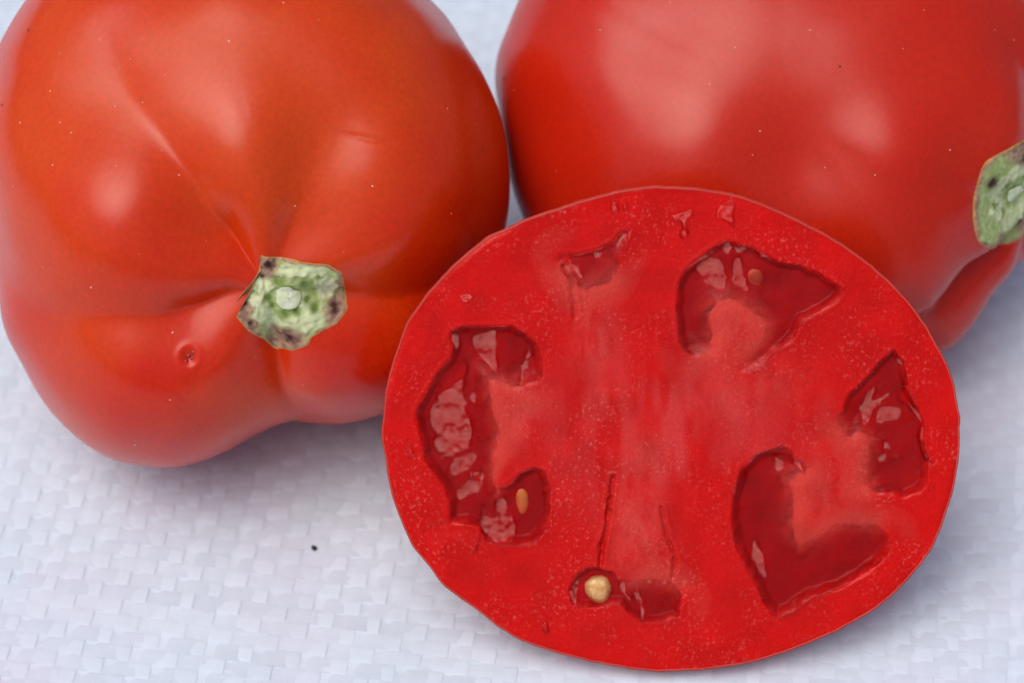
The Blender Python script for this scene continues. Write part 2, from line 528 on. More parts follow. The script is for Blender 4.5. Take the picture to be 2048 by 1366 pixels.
def build_scar(root, bvh, cen, axes, poly, lumps, nub, dark, seed, corners=(), crev=(), sharp=False):
    """corky stem scar lying on the skin; poly in mm in the plane across the stem axis"""
    a, e1, e2 = axes
    rho = polar_table(np.repeat(np.asarray(poly), 2, 0) if sharp else poly)
    NR_, NA_ = 56, 200
    s = np.linspace(0.0, 1, NR_); s[0] = 1e-3
    ph = np.linspace(-np.pi, np.pi, NA_, endpoint=False)
    Sg, PHg = np.meshgrid(s, ph, indexing='ij')
    rr = rho(PHg) * Sg
    X, Y = rr * np.cos(PHg), rr * np.sin(PHg)
    edge = rho(PHg) * (1 - Sg)
    # broken sepal stubs stand up from the cork as blunt lumps with crevices between
    lum_h = np.zeros_like(X)
    for i, (lx, ly, rx, ry, rot) in enumerate(lumps):
        c_, s_ = math.cos(math.radians(rot)), math.sin(math.radians(rot))
        qx, qy = ((X - lx) * c_ + (Y - ly) * s_) / rx, (-(X - lx) * s_ + (Y - ly) * c_) / ry
        q = np.sqrt(qx ** 2 + qy ** 2) * .82 + .28 * vnoise(X / .8, Y / .8, 0, seed + 40 + i) + .12 * vnoise(X / .35, Y / .35, 0, seed + 60 + i)
        lum_h = np.maximum(lum_h, smooth((1.25 - q) / .55) * (.8 + .2 * vnoise(np.float64(i) + X * 0, X * 0, 0, seed)))
    hgt = -.35 * smooth((edge - .4) / 1.5) + .22 * smooth(edge / .5) + .55 * lum_h + (.22 * vnoise(X / 1.1, Y / 1.1, 0, seed) + .16 * vnoise(X / .45, Y / .45, 0, seed + 1)) * smooth(edge / .7)
    hgt = np.maximum(hgt, .10 * smooth(edge / .3)) - .05
    W = np.zeros(X.shape + (3,)); Nn = np.zeros_like(W)
    last = None
    for i in range(NR_):
        for j in range(NA_):
            base = cen + (X[i, j] * e1 + Y[i, j] * e2) * MM + a * .08
            h = on_surface(bvh, base, -a)
            if h is None: h = last
            last = h
            W[i, j], Nn[i, j] = h[0], h[1]
    W = W + a * (hgt * MM)[..., None]
    # pigments: yellow rim, brown cork, green middle
    n1 = vnoise(X / 1.3, Y / 1.3, 0, seed + 2); n2 = vnoise(X / .45, Y / .45, 0, seed + 3)
    tan = np.array([.46, .29, .19]); brown = np.array([.16, .075, .05]); cream = np.array([.52, .50, .30]); green = np.array([.32, .42, .12]); yel = np.array([.62, .30, .03])
    k2 = smooth(n2 * .8 + .4)[..., None] * .7
    col = tan * (1 - k2) + brown * k2
    cn = np.zeros_like(X)
    for (qx, qy, qr) in corners:
        cn = np.maximum(cn, np.exp(-(((X - qx) ** 2 + (Y - qy) ** 2) / qr ** 2) ** 1.5))
    m = (smooth((edge - (.45 if len(corners) else 1.0) + .5 * n1) / .6) * (1 - smooth(cn * 1.6 - .2 + .35 * n1)))[..., None]
    mid = green * (1 - smooth(n2 * .6 + .4)[..., None]) + np.array([.48, .55, .26]) * smooth(n2 * .6 + .4)[..., None]
    col = col * (1 - m) + mid * m
    lm = lum_h[..., None] * np.clip(m * 1.4, 0, 1)
    pale_g = np.array([.66, .73, .44]) * (.5 + .5 * smooth(n1 + .6))[..., None] + np.array([.62, .56, .36]) * (.5 - .5 * smooth(n1 + .6))[..., None]
    col = col * (1 - lm) + pale_g * lm
    for (dx, dy, dr) in crev:
        q = np.clip(np.exp(-(((X - dx) ** 2 + (Y - dy) ** 2) / dr ** 2)) * (1.1 + .7 * n2), 0, 1)[..., None]
        col = col * (1 - q) + np.array([.13, .20, .035]) * q
    for (dx, dy, dr) in dark:
        q = np.exp(-(((X - dx) ** 2 + (Y - dy) ** 2) / dr ** 2))[..., None]
        q = np.clip(q * 1.3 + q * .6 * n2[..., None], 0, 1)
        col = col * (1 - q) + np.array([.055, .018, .018]) * q
    rim = (1 - smooth(edge / .45))[..., None]
    col = col * (1 - rim) + yel * rim
    scar = mesh_obj('stem_scar', W.reshape(-1, 3), grid_faces(NR_, NA_), M_SCAR, root, col=col.reshape(-1, 3))

    def lump(name, x, y, rx, ry, rot, hh, c1, c2, sd):
        nr, na = 14, 30
        t = np.linspace(0.02, 1, nr) * np.pi * .62
        q = np.linspace(0, 2 * np.pi, na, endpoint=False)
        Tm, Qm = np.meshgrid(t, q, indexing='ij')
        jag = 1 + .3 * vnoise(np.cos(Qm) * 1.6 + sd, np.sin(Qm) * 1.6, Tm, sd) + .10 * vnoise(np.cos(Qm) * 4, np.sin(Qm) * 4 + sd, Tm * 2, sd + 1)
        lx, ly = rx * np.sin(Tm) * np.cos(Qm) * jag, ry * np.sin(Tm) * np.sin(Qm) * jag
        cx, cy = x + lx * math.cos(rot) - ly * math.sin(rot), y + lx * math.sin(rot) + ly * math.cos(rot)
        hz = hh * (np.cos(Tm) * jag + .25 * vnoise(cx / .5, cy / .5, 0, sd + 2))
        Wl = np.zeros(cx.shape + (3,))
        for i in range(nr):
            for j in range(na):
                h = on_surface(bvh, cen + (cx[i, j] * e1 + cy[i, j] * e2) * MM + a * .08, -a)
                Wl[i, j] = h[0] if h else cen
        Wl = Wl + a * ((hz + .45) * MM)[..., None]
        k = smooth(.5 + .9 * vnoise(cx / .6, cy / .6, hz, sd + 3))[..., None]
        c = np.array(c1) * k + np.array(c2) * (1 - k)
        return mesh_obj(name, Wl.reshape(-1, 3), grid_faces(nr, na), M_SCAR, scar, origin=None, col=c.reshape(-1, 3))

    lump('stem_core', *nub, 0, .3, (.70, .74, .58), (.60, .67, .42), seed + 90)
    return scar


def specks(root, bvh, pts, name, mat, rmin, rmax):
    """tiny flecks lying on the skin where the sight lines of the points meet it"""
    V, F = [], []
    for (u_, v_) in pts:
        d = px_dir(np.array(float(u_)), np.array(float(v_)))
        h = bvh.ray_cast(Vector(CAM), Vector(d / np.linalg.norm(d)))
        if h[0] is None: continue
        p0, nn = np.array(h[0]), np.array(h[1])
        if nn @ d > 0: nn = -nn
        t1 = np.cross(nn, [0.3, .2, .9]); t1 /= np.linalg.norm(t1); t2 = np.cross(nn, t1)
        r = random.uniform(rmin, rmax) * MM
        b = len(V)
        el = random.uniform(.7, 1.3)
        for k in range(8):
            an = k * math.pi / 4
            V.append(p0 + (t1 * math.cos(an) * el + t2 * math.sin(an)) * r - nn * r * .1)
        for k in range(8):
            an = k * math.pi / 4
            V.append(p0 + (t1 * math.cos(an) * el + t2 * math.sin(an)) * r * .6 + nn * r * .35)
        V.append(p0 + nn * r * .5)
        for k in range(8):
            k2 = (k + 1) % 8
            F += [(b + k, b + k2, b + 8 + k2), (b + k, b + 8 + k2, b + 8 + k), (b + 8 + k, b + 8 + k2, b + 16)]
    o = mesh_obj(name, V, F, mat, root)
    return o


# ---- left tomato (stem towards the camera)
LO = [(857, 0), (903, 48), (947, 117), (991, 209), (1009, 275), (1020, 366), (1018, 439), (1003, 530), (968, 620), (915, 705), (850, 775), (790, 815),
      (738, 842), (690, 868), (650, 884), (606, 898), (554, 899), (505, 908), (439, 928), (373, 939), (328, 938), (230, 917), (156, 871), (90, 810),
      (33, 728), (0, 661), (-16, 570), (-25, 450), (-26, 330), (-18, 220), (0, 123), (22, 73), (70, 0), (112, -42), (180, -85), (300, -125), (440, -148),
      (560, -148), (680, -122), (780, -68)]
LC = (505, 395)


def bumps(Pm, C0, lst, k):
    Pm = Pm.copy()
    for (u_, v_, sg, hh) in lst:
        x0, y0 = ((u_ - 1024) * .935 + 1024 - C0[0]) * k, -((v_ - 683) * .935 + 683 - C0[1]) * k
        q = np.where(Pm[..., 2] > 0, (Pm[..., 0] - x0) ** 2 + (Pm[..., 1] - y0) ** 2, 1e9)
        Pm[..., 2] += hh * np.exp(-q / (2 * sg * sg))
    return Pm


def pit(Pm, TH, PH, k):
    Pm = bumps(Pm, LC, [(238, 440, 8.5, 2.6), (120, 190, 6.5, -1.3), (490, 300, 6.0, 1.5), (340, 60, 6.0, -.8), (210, 735, 6.5, 2.0), (770, 320, 5.0, 1.1), (640, 300, 4.5, -.8), (450, 745, 3.0, .5)], k)
    # small scabbed pit in the lower left lobe
    near = lambda px, z: (((px[0] - 1024) * (1 - z) + 1024 - LC[0]) * k, -((px[1] - 683) * (1 - z) + 683 - LC[1]) * k)
    x0, y0 = near((380, 714), .062)
    q = np.where(Pm[..., 2] > 0, (Pm[..., 0] - x0) ** 2 + ((Pm[..., 1] - y0) / 1.2) ** 2, 1e9)
    Pm = Pm.copy()
    Pm[..., 2] += -.55 * np.exp(-q / .7 ** 2) + .14 * np.exp(-(np.sqrt(q) - 1.4) ** 2 / .45 ** 2)
    # short healed crack under the right highlight
    x1, y1 = near((745, 278), .075)
    dx, dy = Pm[..., 0] - x1, Pm[..., 1] - y1
    c, s = math.cos(math.radians(-10)), math.sin(math.radians(-10))
    al, ac = dx * c + dy * s, -dx * s + dy * c
    Pm[..., 2] += np.where(Pm[..., 2] > 0, -.22 * np.exp(-(al / 3.6) ** 4 - (ac / .35) ** 2), 0)
    return Pm


#          angle, depth, reach(rad), sharpness
LG = [(123, .115, 1.08, 1.0), (191, .09, 1.55, 1.1), (279, .165, 1.75, .62), (345, .12, 1.2, 1.0), (70, .05, .8, 1.5)]
left_fn = lambda d: build_tomato(LO, LC, d, 31.0, 30.0, (.135, -.40, .905), LG, 4.5, .42, .30, pit)
dl = settle(left_fn, .375, .378)
W, cen, axL, kL = left_fn(dl)
NRT, NAT = W.shape[:2]
bvhL = bvh_of(W, NRT, NAT)
baseL = (cen[0], cen[1], 0)
tom1 = thing('tomato', 'whole orange-red tomato with its green stem scar facing the viewer, left of the cut half', 'tomato', baseL, 'whole ripe tomatoes on the sheet')
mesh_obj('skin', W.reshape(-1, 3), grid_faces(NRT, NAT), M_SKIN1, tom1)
kk = .067
SC = (584, 607)
scar_px = [(524, 510), (599, 521), (658, 529), (686, 545), (693, 585), (697, 618), (676, 648), (648, 662), (625, 676), (618, 690), (587, 703), (550, 700),
           (529, 681), (498, 665), (470, 634), (463, 620), (494, 585), (512, 557)]


def axis_hit(px, axes, cen, bvh):
    d = px_dir(np.array(float(px[0])), np.array(float(px[1])))
    h = bvh.ray_cast(Vector(CAM), Vector(d / np.linalg.norm(d)))
    q = (np.array(h[0]) - cen) / MM
    return float(q @ axes[1]), float(q @ axes[2])


toL = lambda p: axis_hit(p, axL, cen, bvhL)
zz = lambda x, y: (400 + x / 4.27, 440 + y / 4.27)
lum = []
for (x, y, rx, ry, rot) in [(800, 420, 130, 60, 5), (990, 430, 95, 55, -15), (1090, 560, 80, 95, 0), (540, 560, 85, 70, 40), (470, 690, 55, 60, 0),
                            (510, 810, 95, 90, 10), (650, 890, 90, 75, -20), (920, 860, 140, 75, 10), (880, 690, 50, 40, 0)]:
    lx, ly = toL(zz(x, y)); lum.append((lx, ly, rx / 4.27 * kk, ry / 4.27 * kk * 1.08, rot))
nx, ny = toL(zz(750, 650))
dk = [(*toL(zz(x, y)), r) for (x, y, r) in [(580, 375, .65), (1150, 745, .75), (760, 1000, .95), (370, 720, .5), (425, 880, .4), (530, 470, .45)]]
co_ = [(*toL(zz(x, y)), r) for (x, y, r) in [(545, 370, 2.3), (330, 790, 2.4), (740, 1040, 3.0), (1190, 790, 2.3), (420, 900, 1.6)]]
cv_ = [(*toL(zz(x, y)), r) for (x, y, r) in [(670, 510, .75), (580, 660, .6), (610, 720, .5), (890, 545, .6), (720, 800, .65), (820, 780, .5), (910, 670, .5), (980, 745, .65), (1010, 480, .35)]]
build_scar(tom1, bvhL, cen, axL, [toL(p) for p in scar_px], lum, (nx, ny, 1.65, 1.5), dk, 31, co_, cv_, True)
pts = [(590, 412), (903, 427), (458, 82), (120, 245), (142, 265), (105, 330), (26, 373), (100, 182), (285, 205), (567, 5), (358, 350), (85, 535), (182, 575),
       (660, 960), (340, 800), (345, 665), (270, 890), (745, 372), (895, 217), (330, 150), (260, 118), (40, 245), (230, 212)]
d1 = specks(tom1, bvhL, pts, 'dust_speck', M_DUST, .08, .17); d1['kind'] = 'stuff'
d2 = specks(tom1, bvhL, [(975, 410), (57, 60), (4, 210), (965, 300)], 'dark_speck', M_SPECK, .12, .22); d2['kind'] = 'stuff'
sb = specks(tom1, bvhL, [(378, 712), (385, 706), (373, 722), (384, 716)], 'scab', M_BLEM, .3, .5)

# ---- right tomato (stem towards the right)
RO = [(1043, 0), (1015, 70), (1000, 116), (995, 165), (1000, 228), (1011, 299), (1022, 369), (1046, 436), (1090, 520), (1160, 590), (1260, 645), (1400, 690),
      (1550, 712), (1700, 716), (1800, 714), (1888, 700), (1930, 668), (2000, 602), (2080, 556), (2145, 480), (2168, 385), (2165, 300), (2145, 200), (2105, 100), (2065, 10),
      (2000, -70), (1900, -140), (1750, -195), (1580, -215), (1400, -200), (1250, -160), (1130, -95), (1075, -40)]
RC = (1555, 262)
RG = [(228, .115, 1.2, 1.05), (298, .07, 1.2, .9), (20, .02, 1.2, .9), (85, .03, 1.0, 1.2), (150, .06, 1.2, 1.2)]


swell = lambda Pm, TH, PH, k: bumps(Pm, RC, [(1390, 300, 8.0, 1.8), (1330, 60, 8, -1.1), (1600, 330, 6.0, -1.5), (1800, 350, 7.5, 3.0), (1925, 330, 4.0, -.9)], k)
right_fn = lambda d: build_tomato(RO, RC, d, 27.0, 30.0, (.878, -.275, .39), RG, 7.2, .36, .30, swell)
dr = settle(right_fn, .385, .388)
W, cen, axR, kR = right_fn(dr)
bvhR = bvh_of(W, NRT, NAT)
tom2 = thing('tomato', 'whole deep red tomato behind the cut half, its stem scar turned to the right', 'tomato', (cen[0], cen[1], 0), 'whole ripe tomatoes on the sheet')
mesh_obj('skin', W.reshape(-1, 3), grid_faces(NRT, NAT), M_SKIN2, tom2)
pr = [(math.cos(t) * r, math.sin(t) * r) for t, r in zip(np.linspace(0, 2 * math.pi, 15)[:-1], [9.5, 8.6, 9.4, 8.7, 8.8, 9.6, 8.9, 9.2, 9.5, 8.8, 9.0, 9.3, 8.6, 9.0])]
lumR = [(0, 4, 2, 1.2, 10), (3.4, 2, 1.6, 1.6, 0), (-3.2, 2.4, 1.5, 1.5, 30), (-3.6, -1, 1.6, 1.5, 0), (-1.5, -3.6, 1.9, 1.3, 0), (2.4, -3, 1.8, 1.3, 20)]
build_scar(tom2, bvhR, cen, axR, pr, lumR, (0, 0, 1.3, 1.15), [(5.3, 1, 1), (2, -5.5, .9), (-5, 4, 1), (4, -4, .8), (1, 5.5, .8)], 77, [(7, 3, 3.5), (5, -6, 3.5), (-3, -8, 3), (0, 8, 3)], [(-2, 2, .8), (-2.5, -2, .7), (2, 2.5, .8), (-4.5, 0, .7)])
pts2 = [(1848, 20), (1505, 310), (1650, 335), (1990, 60), (2028, 80), (1340, 5), (1520, 262), (1028, 180), (1806, 97), (1200, 60), (1750, 350), (1900, 300), (1470, 95), (1620, 60)]
d3 = specks(tom2, bvhR, pts2, 'dust_speck', M_DUST, .07, .14); d3['kind'] = 'stuff'
specks(tom2, bvhR, [(1007, 158), (1680, 133)], 'dark_speck', M_SPECK, .2, .4)['kind'] = 'stuff'

# ------------------------------------------------------------------ cut half
HO = [(1315, 373), (1390, 377), (1460, 387), (1520, 406), (1580, 432), (1660, 474), (1712, 508), (1759, 545), (1800, 584), (1836, 628), (1874, 690), (1903, 752), (1918, 821),
      (1920, 860), (1916, 925), (1905, 985), (1872, 1081), (1824, 1150), (1762, 1209), (1683, 1257), (1600, 1294), (1520, 1320), (1459, 1333), (1380, 1341), (1299, 1342),
      (1224, 1332), (1128, 1310), (1060, 1288), (1006, 1260), (947, 1216), (889, 1172), (857, 1132), (824, 1091), (804, 1047), (783, 986), (769, 910),
      (764, 873), (768, 808), (780, 744), (798, 688), (814, 646), (836, 612), (862, 578), (900, 537), (940, 502), (975, 474), (1012, 457), (1060, 436), (1148, 407), (1236, 383)]
HC = (1345, 858)
TILT = math.radians(-13.0)          # face normal a little lower than the sight line
fU = UP * math.cos(TILT) - TOC * math.sin(TILT)
fN = TOC * math.cos(TILT) + UP * math.sin(TILT)
fF = np.stack([RIGHT, fU, fN])


def face_xy(pts, depth):
    pts = np.asarray(pts, float)
    d = px_dir(pts[:, 0], pts[:, 1])
    c0 = CAM + px_dir(np.array(float(HC[0])), np.array(float(HC[1]))) * depth
    t = ((c0 - CAM) @ fN) / (d @ fN)
    q = CAM + d * t[:, None] - c0
    return np.stack([q @ RIGHT, q @ fU], -1) / MM


BACK = 22.0
NAH = 1000


def half_shell(depth):
    rho0 = polar_table(face_xy(HO, depth))
    # the knife left the rim slightly uneven
    rho = lambda t: rho0(t) + .05 * vnoise(np.cos(t) * 9, np.sin(t) * 9, 0, 201) + .06 * vnoise(np.cos(t) * 26, np.sin(t) * 26, 0, 202)
    ph = np.linspace(-np.pi, np.pi, NAH, endpoint=False)
    t = np.concatenate([[0.0], np.linspace(0.02, 1, 90) ** 1.0]) * np.pi / 2 * .9995
    T, PH = np.meshgrid(t, ph, indexing='ij')
    R = rho(PH)
    lob = 1 - .05 * np.sin(T) ** 2 * (np.abs(np.cos(PH * 2.5 + .4))) ** .8 * np.cos(T)
    rr = R * np.cos(T) ** 1.2 * lob
    z = -BACK * np.sin(T) * (1 - .10 * np.exp(-((np.cos(T)) / .35) ** 2))
    L_ = np.stack([rr * np.cos(PH), rr * np.sin(PH), z], -1)
    c0 = CAM + px_dir(np.array(float(HC[0])), np.array(float(HC[1]))) * depth
    return c0 + (L_ * MM) @ fF, c0, rho


dh = settle(half_shell, .350, .353)
Wh, c0, rhoH = half_shell(dh)
toF = lambda pts: face_xy(pts, dh)
half = thing('tomato_half', 'halved tomato with its wet red cut face showing, in front of both whole tomatoes', 'cut tomato', (c0[0], c0[1], 0))
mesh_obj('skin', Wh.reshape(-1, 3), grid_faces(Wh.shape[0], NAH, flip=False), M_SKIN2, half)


def Z(zoom, pts):
    s, ox, oy = {1: (3.415, 760, 580), 2: (3.415, 1060, 370), 3: (3.413, 1320, 440), 4: (2.277, 1420, 660), 5: (3.415, 760, 860), 6: (2.931, 1060, 900)}[zoom]
    return [(ox + x / s, oy + y / s) for x, y in pts]


# each pocket: hard outer wall, then the soft inner bank of the placenta (both run on from each other)
POCKETS = []


def pocket(hard, soft, depth, wall, bank, level):
    H_, S_ = toF(hard), toF(soft) if len(soft) else np.zeros((0, 2))
    poly = np.concatenate([H_, S_]) if len(soft) else H_
    softline = np.concatenate([H_[-1:], S_, H_[:1]]) if len(soft) else None
    hardline = H_ if len(soft) else np.concatenate([H_, H_[:1]])
    POCKETS.append(dict(poly=poly, hard=hardline, soft=softline, depth=depth, wall=wall, bank=bank, level=level))


pocket(Z(2, [(200, 470), (330, 470), (460, 440), (560, 390), (620, 320), (680, 310), (640, 420), (600, 500)]),
       Z(2, [(560, 580), (530, 650), (420, 680), (330, 700), (280, 640), (230, 560)]), 1.0, .5, 2.4, -.35)
pocket(Z(3, [(160, 910), (120, 800), (108, 600), (120, 450), (165, 340), (260, 260), (380, 175), (440, 135), (540, 155), (650, 190), (780, 270), (950, 305), (1100, 365), (1200, 430), (1265, 475),
             (1210, 560), (1110, 630), (980, 690), (945, 760), (900, 840), (800, 890), (700, 1000), (600, 1045)]),
       Z(3, [(570, 1020), (640, 930), (740, 830), (760, 720), (690, 620), (600, 560), (480, 510), (370, 530), (325, 640), (345, 760), (330, 860), (240, 905)]), 2.6, .8, 2.6, -.55)
pocket(Z(4, [(600, 360), (625, 300), (700, 230), (770, 150), (840, 88), (885, 150), (905, 260), (945, 340), (972, 420), (978, 520), (992, 600), (990, 700), (960, 742), (880, 768), (800, 752)]),
       Z(4, [(720, 700), (715, 640), (735, 560), (735, 490), (690, 455), (640, 470), (605, 430)]), 2.6, .7, 2.4, -.55)
pocket(Z(4, [(410, 580), (370, 545), (330, 530), (220, 560), (140, 630), (105, 750), (95, 870), (115, 980), (160, 1080), (220, 1180), (245, 1260), (300, 1312), (370, 1292), (460, 1222), (600, 1180), (720, 1110), (800, 1040), (832, 980), (820, 930)]),
       Z(4, [(740, 905), (650, 890), (560, 920), (470, 965), (410, 990), (372, 950), (352, 880), (368, 790), (355, 700), (390, 655), (430, 635)]), 3.0, .9, 3.2, -.60)
pocket(Z(1, [(480, 280), (560, 250), (700, 245), (800, 245), (900, 240), (1000, 300), (1070, 370), (1112, 480), (1112, 590), (1080, 640), (1010, 655)]) +
       [],
       Z(1, [(950, 650), (800, 600), (710, 590), (740, 700), (770, 850), (785, 980), (770, 1150), (770, 1300), (800, 1390)]), 2.8, .8, 2.4, -.50)
# the long left pocket goes on below: one polygon, hard wall given in two runs
_E1 = Z(1, [(480, 280), (560, 250), (700, 245), (800, 245), (900, 240), (1000, 300), (1070, 370), (1112, 480), (1112, 590), (1080, 640), (1010, 655)])
_ES = Z(1, [(950, 650), (800, 600), (710, 590), (730, 700), (760, 850), (780, 980), (765, 1150), (765, 1300), (800, 1390)])
_E2 = Z(5, [(860, 370), (960, 290), (1050, 255), (1120, 280), (1165, 380), (1165, 560), (1120, 700), (1060, 780), (950, 790), (800, 790), (720, 755), (680, 670), (600, 645), (470, 645), (460, 600),
            (470, 480), (440, 400), (380, 320), (300, 200), (270, 50)]) + Z(1, [(260, 960), (235, 880), (260, 780), (320, 690), (380, 580), (440, 510), (490, 450), (500, 380), (470, 330)])
POCKETS.pop()
POCKETS.append(dict(poly=toF(_E1 + _ES + _E2), hard=toF(_E2 + _E1), soft=toF(_E1[-1:] + _ES + _E2[:1]), depth=2.9, wall=.8, bank=2.2, level=-.50))
pocket(Z(6, [(900, 890), (870, 980), (760, 1012), (650, 1012), (580, 965), (530, 900), (480, 905), (400, 925), (310, 925), (240, 900), (225, 830), (260, 740), (330, 690), (410, 690), (490, 715), (530, 755)]),
       Z(6, [(570, 800), (640, 800), (720, 770), (800, 790), (860, 830)]), 2.2, .6, 2.6, -.5)


CREV = [(Z(6, [(485, 170), (480, 240), (465, 330), (450, 450), (425, 560), (415, 680)]), .35, 1.0),
        (Z(6, [(770, 340), (785, 430), (810, 520), (845, 610), (850, 690), (838, 750)]), .28, .7),
        (Z(2, [(230, 560), (280, 640), (300, 760), (310, 900)]), .35, .5)]

# torn / wet spots on the face: little raised, tilted films of juice
FILMS = []


def film(zoom, pts, tilt, raise_=.12):
    FILMS.append((catmull(toF(Z(zoom, pts)), 4), tilt, raise_))


film(2, [(540, 120), (580, 105), (610, 130), (600, 180), (570, 195), (545, 170)], (.17, -.36))
film(2, [(630, 120), (665, 125), (670, 160), (640, 170)], (.17, -.36))
film(2, [(940, 190), (1000, 185), (1110, 165), (1100, 220), (1070, 260), (1085, 330), (1045, 370), (1005, 330), (1030, 270), (950, 235)], (.17, -.36), .1)
film(2, [(1300, 100), (1366, 70), (1400, 90), (1400, 280), (1340, 260), (1260, 230), (1260, 170)], (.17, -.36), .12)
film(1, [(530, 20), (600, 0), (660, 30), (640, 80), (580, 100), (540, 70)], (.17, -.36), .1)
film(6, [(60, 1010), (100, 1000), (120, 1060), (90, 1085), (55, 1050)], (.17, -.36), .12)
film(4, [(985, 705), (1010, 695), (1025, 720), (1005, 740), (985, 730)], (.17, -.36), .2)
film(5, [(300, 690), (380, 640), (520, 630), (640, 660), (680, 720), (650, 820), (590, 800), (540, 750), (470, 740), (440, 830), (400, 890), (330, 780)], (.14, -.16), .16)
film(1, [(150, 1000), (190, 960), (230, 1060), (250, 1140), (190, 1150), (150, 1080)], (.22, -.1), .10)


def face_height(X, Y, edge):
    """height of the cut flesh above the face plane, and pigment weights"""
    h = .16 * vnoise(X / 9, Y / 9, 0, 41) + .08 * vnoise(X / 4.5, Y / 4.5, 0, 42) + .02 * vnoise(X / 1.4, Y / 1.4, 0, 43)
    plac = np.zeros_like(X); wallw = np.zeros_like(X)
    for q in POCKETS:
        sd_ = sdf(X, Y, q['poly'])
        m = sd_ > -4
        x, y = X[m], Y[m]
        wob = .18 * vnoise(x / 1.3, y / 1.3, 0, 51)
        dh_ = dist_polyline(x, y, q['hard'], False)
        s = np.where(sd_[m] > 0, 1, -1)
        prof = smooth((s * dh_ + wob + .15) / (q['wall'] * 1.8))
        bk = q['bank'] * 1.5
        if q['soft'] is not None:
            ds_ = dist_polyline(x, y, q['soft'], False)
            # the bank slopes both ways across the soft line
            sgn = np.where(sd_[m] > 0, ds_, -ds_)
            bank = smooth((sgn + bk * .55 + wob) / (bk * 1.4))
            out = (sd_[m] <= 0) & (dh_ < ds_)
            prof = np.where(sd_[m] > 0, prof, smooth((dh_ - ds_ + .15) / (q['wall'] * 1.8))) * bank
            p_ = np.exp(-((np.maximum(-sgn, 0)) / 3.5) ** 2) * smooth((dh_ - ds_ * .5) / 2.5) * smooth(1.3 - np.abs(sgn) / 5)
            plac[m] = np.maximum(plac[m], p_ * np.where(sd_[m] > 0, smooth(1 - ds_ / q['bank']), 1))
        h[m] -= q['depth'] * .42 * prof
        # raised wet lip along the cut wall
        h[m] += .05 * np.exp(-((s * dh_ + .3) / .25) ** 2)
        wallw[m] = np.maximum(wallw[m], prof * min(1, q['depth'] / 2.2))
    for line, wd, dp in CREV:
        d = dist_polyline(X, Y, toF(line), False)
        nn = vnoise(X / .8, Y / .8, 0, 61)
        h -= dp * (.65 + .5 * vnoise(X / 1.5, Y / 1.5, 0, 63)) * np.exp(-((d + .16 * nn) / wd) ** 2)
        h += .18 * np.exp(-((d - .65 + .15 * nn) / .3) ** 2) * (.5 + .5 * vnoise(X / .9, Y / .9, 0, 62))
    for poly, (tx, ty), rz in FILMS[7:8]:
        s_ = sdf(X, Y, poly)
        m = s_ > -.6
        c = poly.mean(0)
        f = smooth((s_[m] + .10 + .12 * vnoise(X[m] / .6, Y[m] / .6, 0, 71)) / .25)
        pl = rz + tx * .8 * np.clip(X[m] - c[0], -1.2, 1.2) + ty * .8 * np.clip(Y[m] - c[1], -1.2, 1.2) + .03 * vnoise(X[m] / .5, Y[m] / .5, 0, 72)
        h[m] = h[m] * (1 - f) + (h[m] * .4 + pl) * f
    # blade tears near the skin
    near = smooth(1 - edge / 7)
    h += near * (.02 * vnoise(X / .75, Y / .75, 0, 81) + 0.03 * np.abs(vnoise(X / .4, Y / .4, 0, 82)))
    h = h * smooth(edge / .8 + .15) - .03 * (1 - smooth(edge / .3))
    return h, plac, wallw


NRH = 330
s = np.linspace(0, 1, NRH) ** .85; s[0] = 1e-4
ph = np.linspace(-np.pi, np.pi, NAH, endpoint=False)
Sg, PHg = np.meshgrid(s, ph, indexing='ij')
RHO = rhoH(PHg) - .28
Xf, Yf = RHO * Sg * np.cos(PHg), RHO * Sg * np.sin(PHg)
edge = RHO * (1 - Sg)
Hf, plac, wallw = face_height(Xf, Yf, edge)
Wf = c0 + (np.stack([Xf, Yf, Hf], -1) * MM) @ fF
# pigments of the flesh
base = np.array([.57, .004, .003]); rimc = np.array([.60, .003, .001]); pale = np.array([.60, .050, .036]); core = np.array([.60, .046, .046])
ri = smooth(1 - edge / 9)[..., None]
rad = smooth(1.15 - np.hypot(Xf / 22, Yf / 18))[..., None]
fib = smooth(.45 + .7 * vnoise(Xf / 3.2 + .3 * Yf / 9, Yf / 11, 0, 91) + .35 * vnoise(Xf / 1.1, Yf / 5, 0, 94))[..., None] * rad
colf = base * (1 - ri) + rimc * ri
colf = colf * (1 - .7 * fib) + core * .7 * fib
pl = plac[..., None] * .9
# paler pulp where the fibres of the core and the partitions come to the cut
wsp = np.zeros_like(Xf)
for (u_, v_, ru, rv, am) in [(1185, 690, 45, 75, .7), (1275, 1060, 55, 110, .8), (1045, 830, 50, 80, .7), (1470, 640, 70, 55, .6), (1650, 990, 60, 60, .6), (1300, 920, 50, 70, .6),
                             (1205, 800, 40, 60, .5), (1430, 800, 80, 40, .6), (1180, 600, 45, 60, .5), (1560, 760, 60, 40, .5), (1700, 900, 30, 50, .5)]:
    q_ = toF([(u_, v_)])[0]
    wsp = np.maximum(wsp, am * np.exp(-((Xf - q_[0]) / (ru * .068)) ** 2 - ((Yf - q_[1]) / (rv * .068)) ** 2))
wsp = np.clip(.5 * wsp * (1 + .7 * vnoise(Xf / 1.2, Yf / 4.0, 0, 96) + .4 * vnoise(Xf / .5, Yf / .9, 0, 97)), 0, 1)[..., None]
colf = colf * (1 - wsp) + np.array([.62, .085, .070]) * wsp
colf = colf * (1 - pl) + pale * pl
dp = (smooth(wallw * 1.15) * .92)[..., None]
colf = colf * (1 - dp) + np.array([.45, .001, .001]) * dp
colf = colf * (1 + .10 * vnoise(Xf / 3, Yf / 3, 0, 92)[..., None])
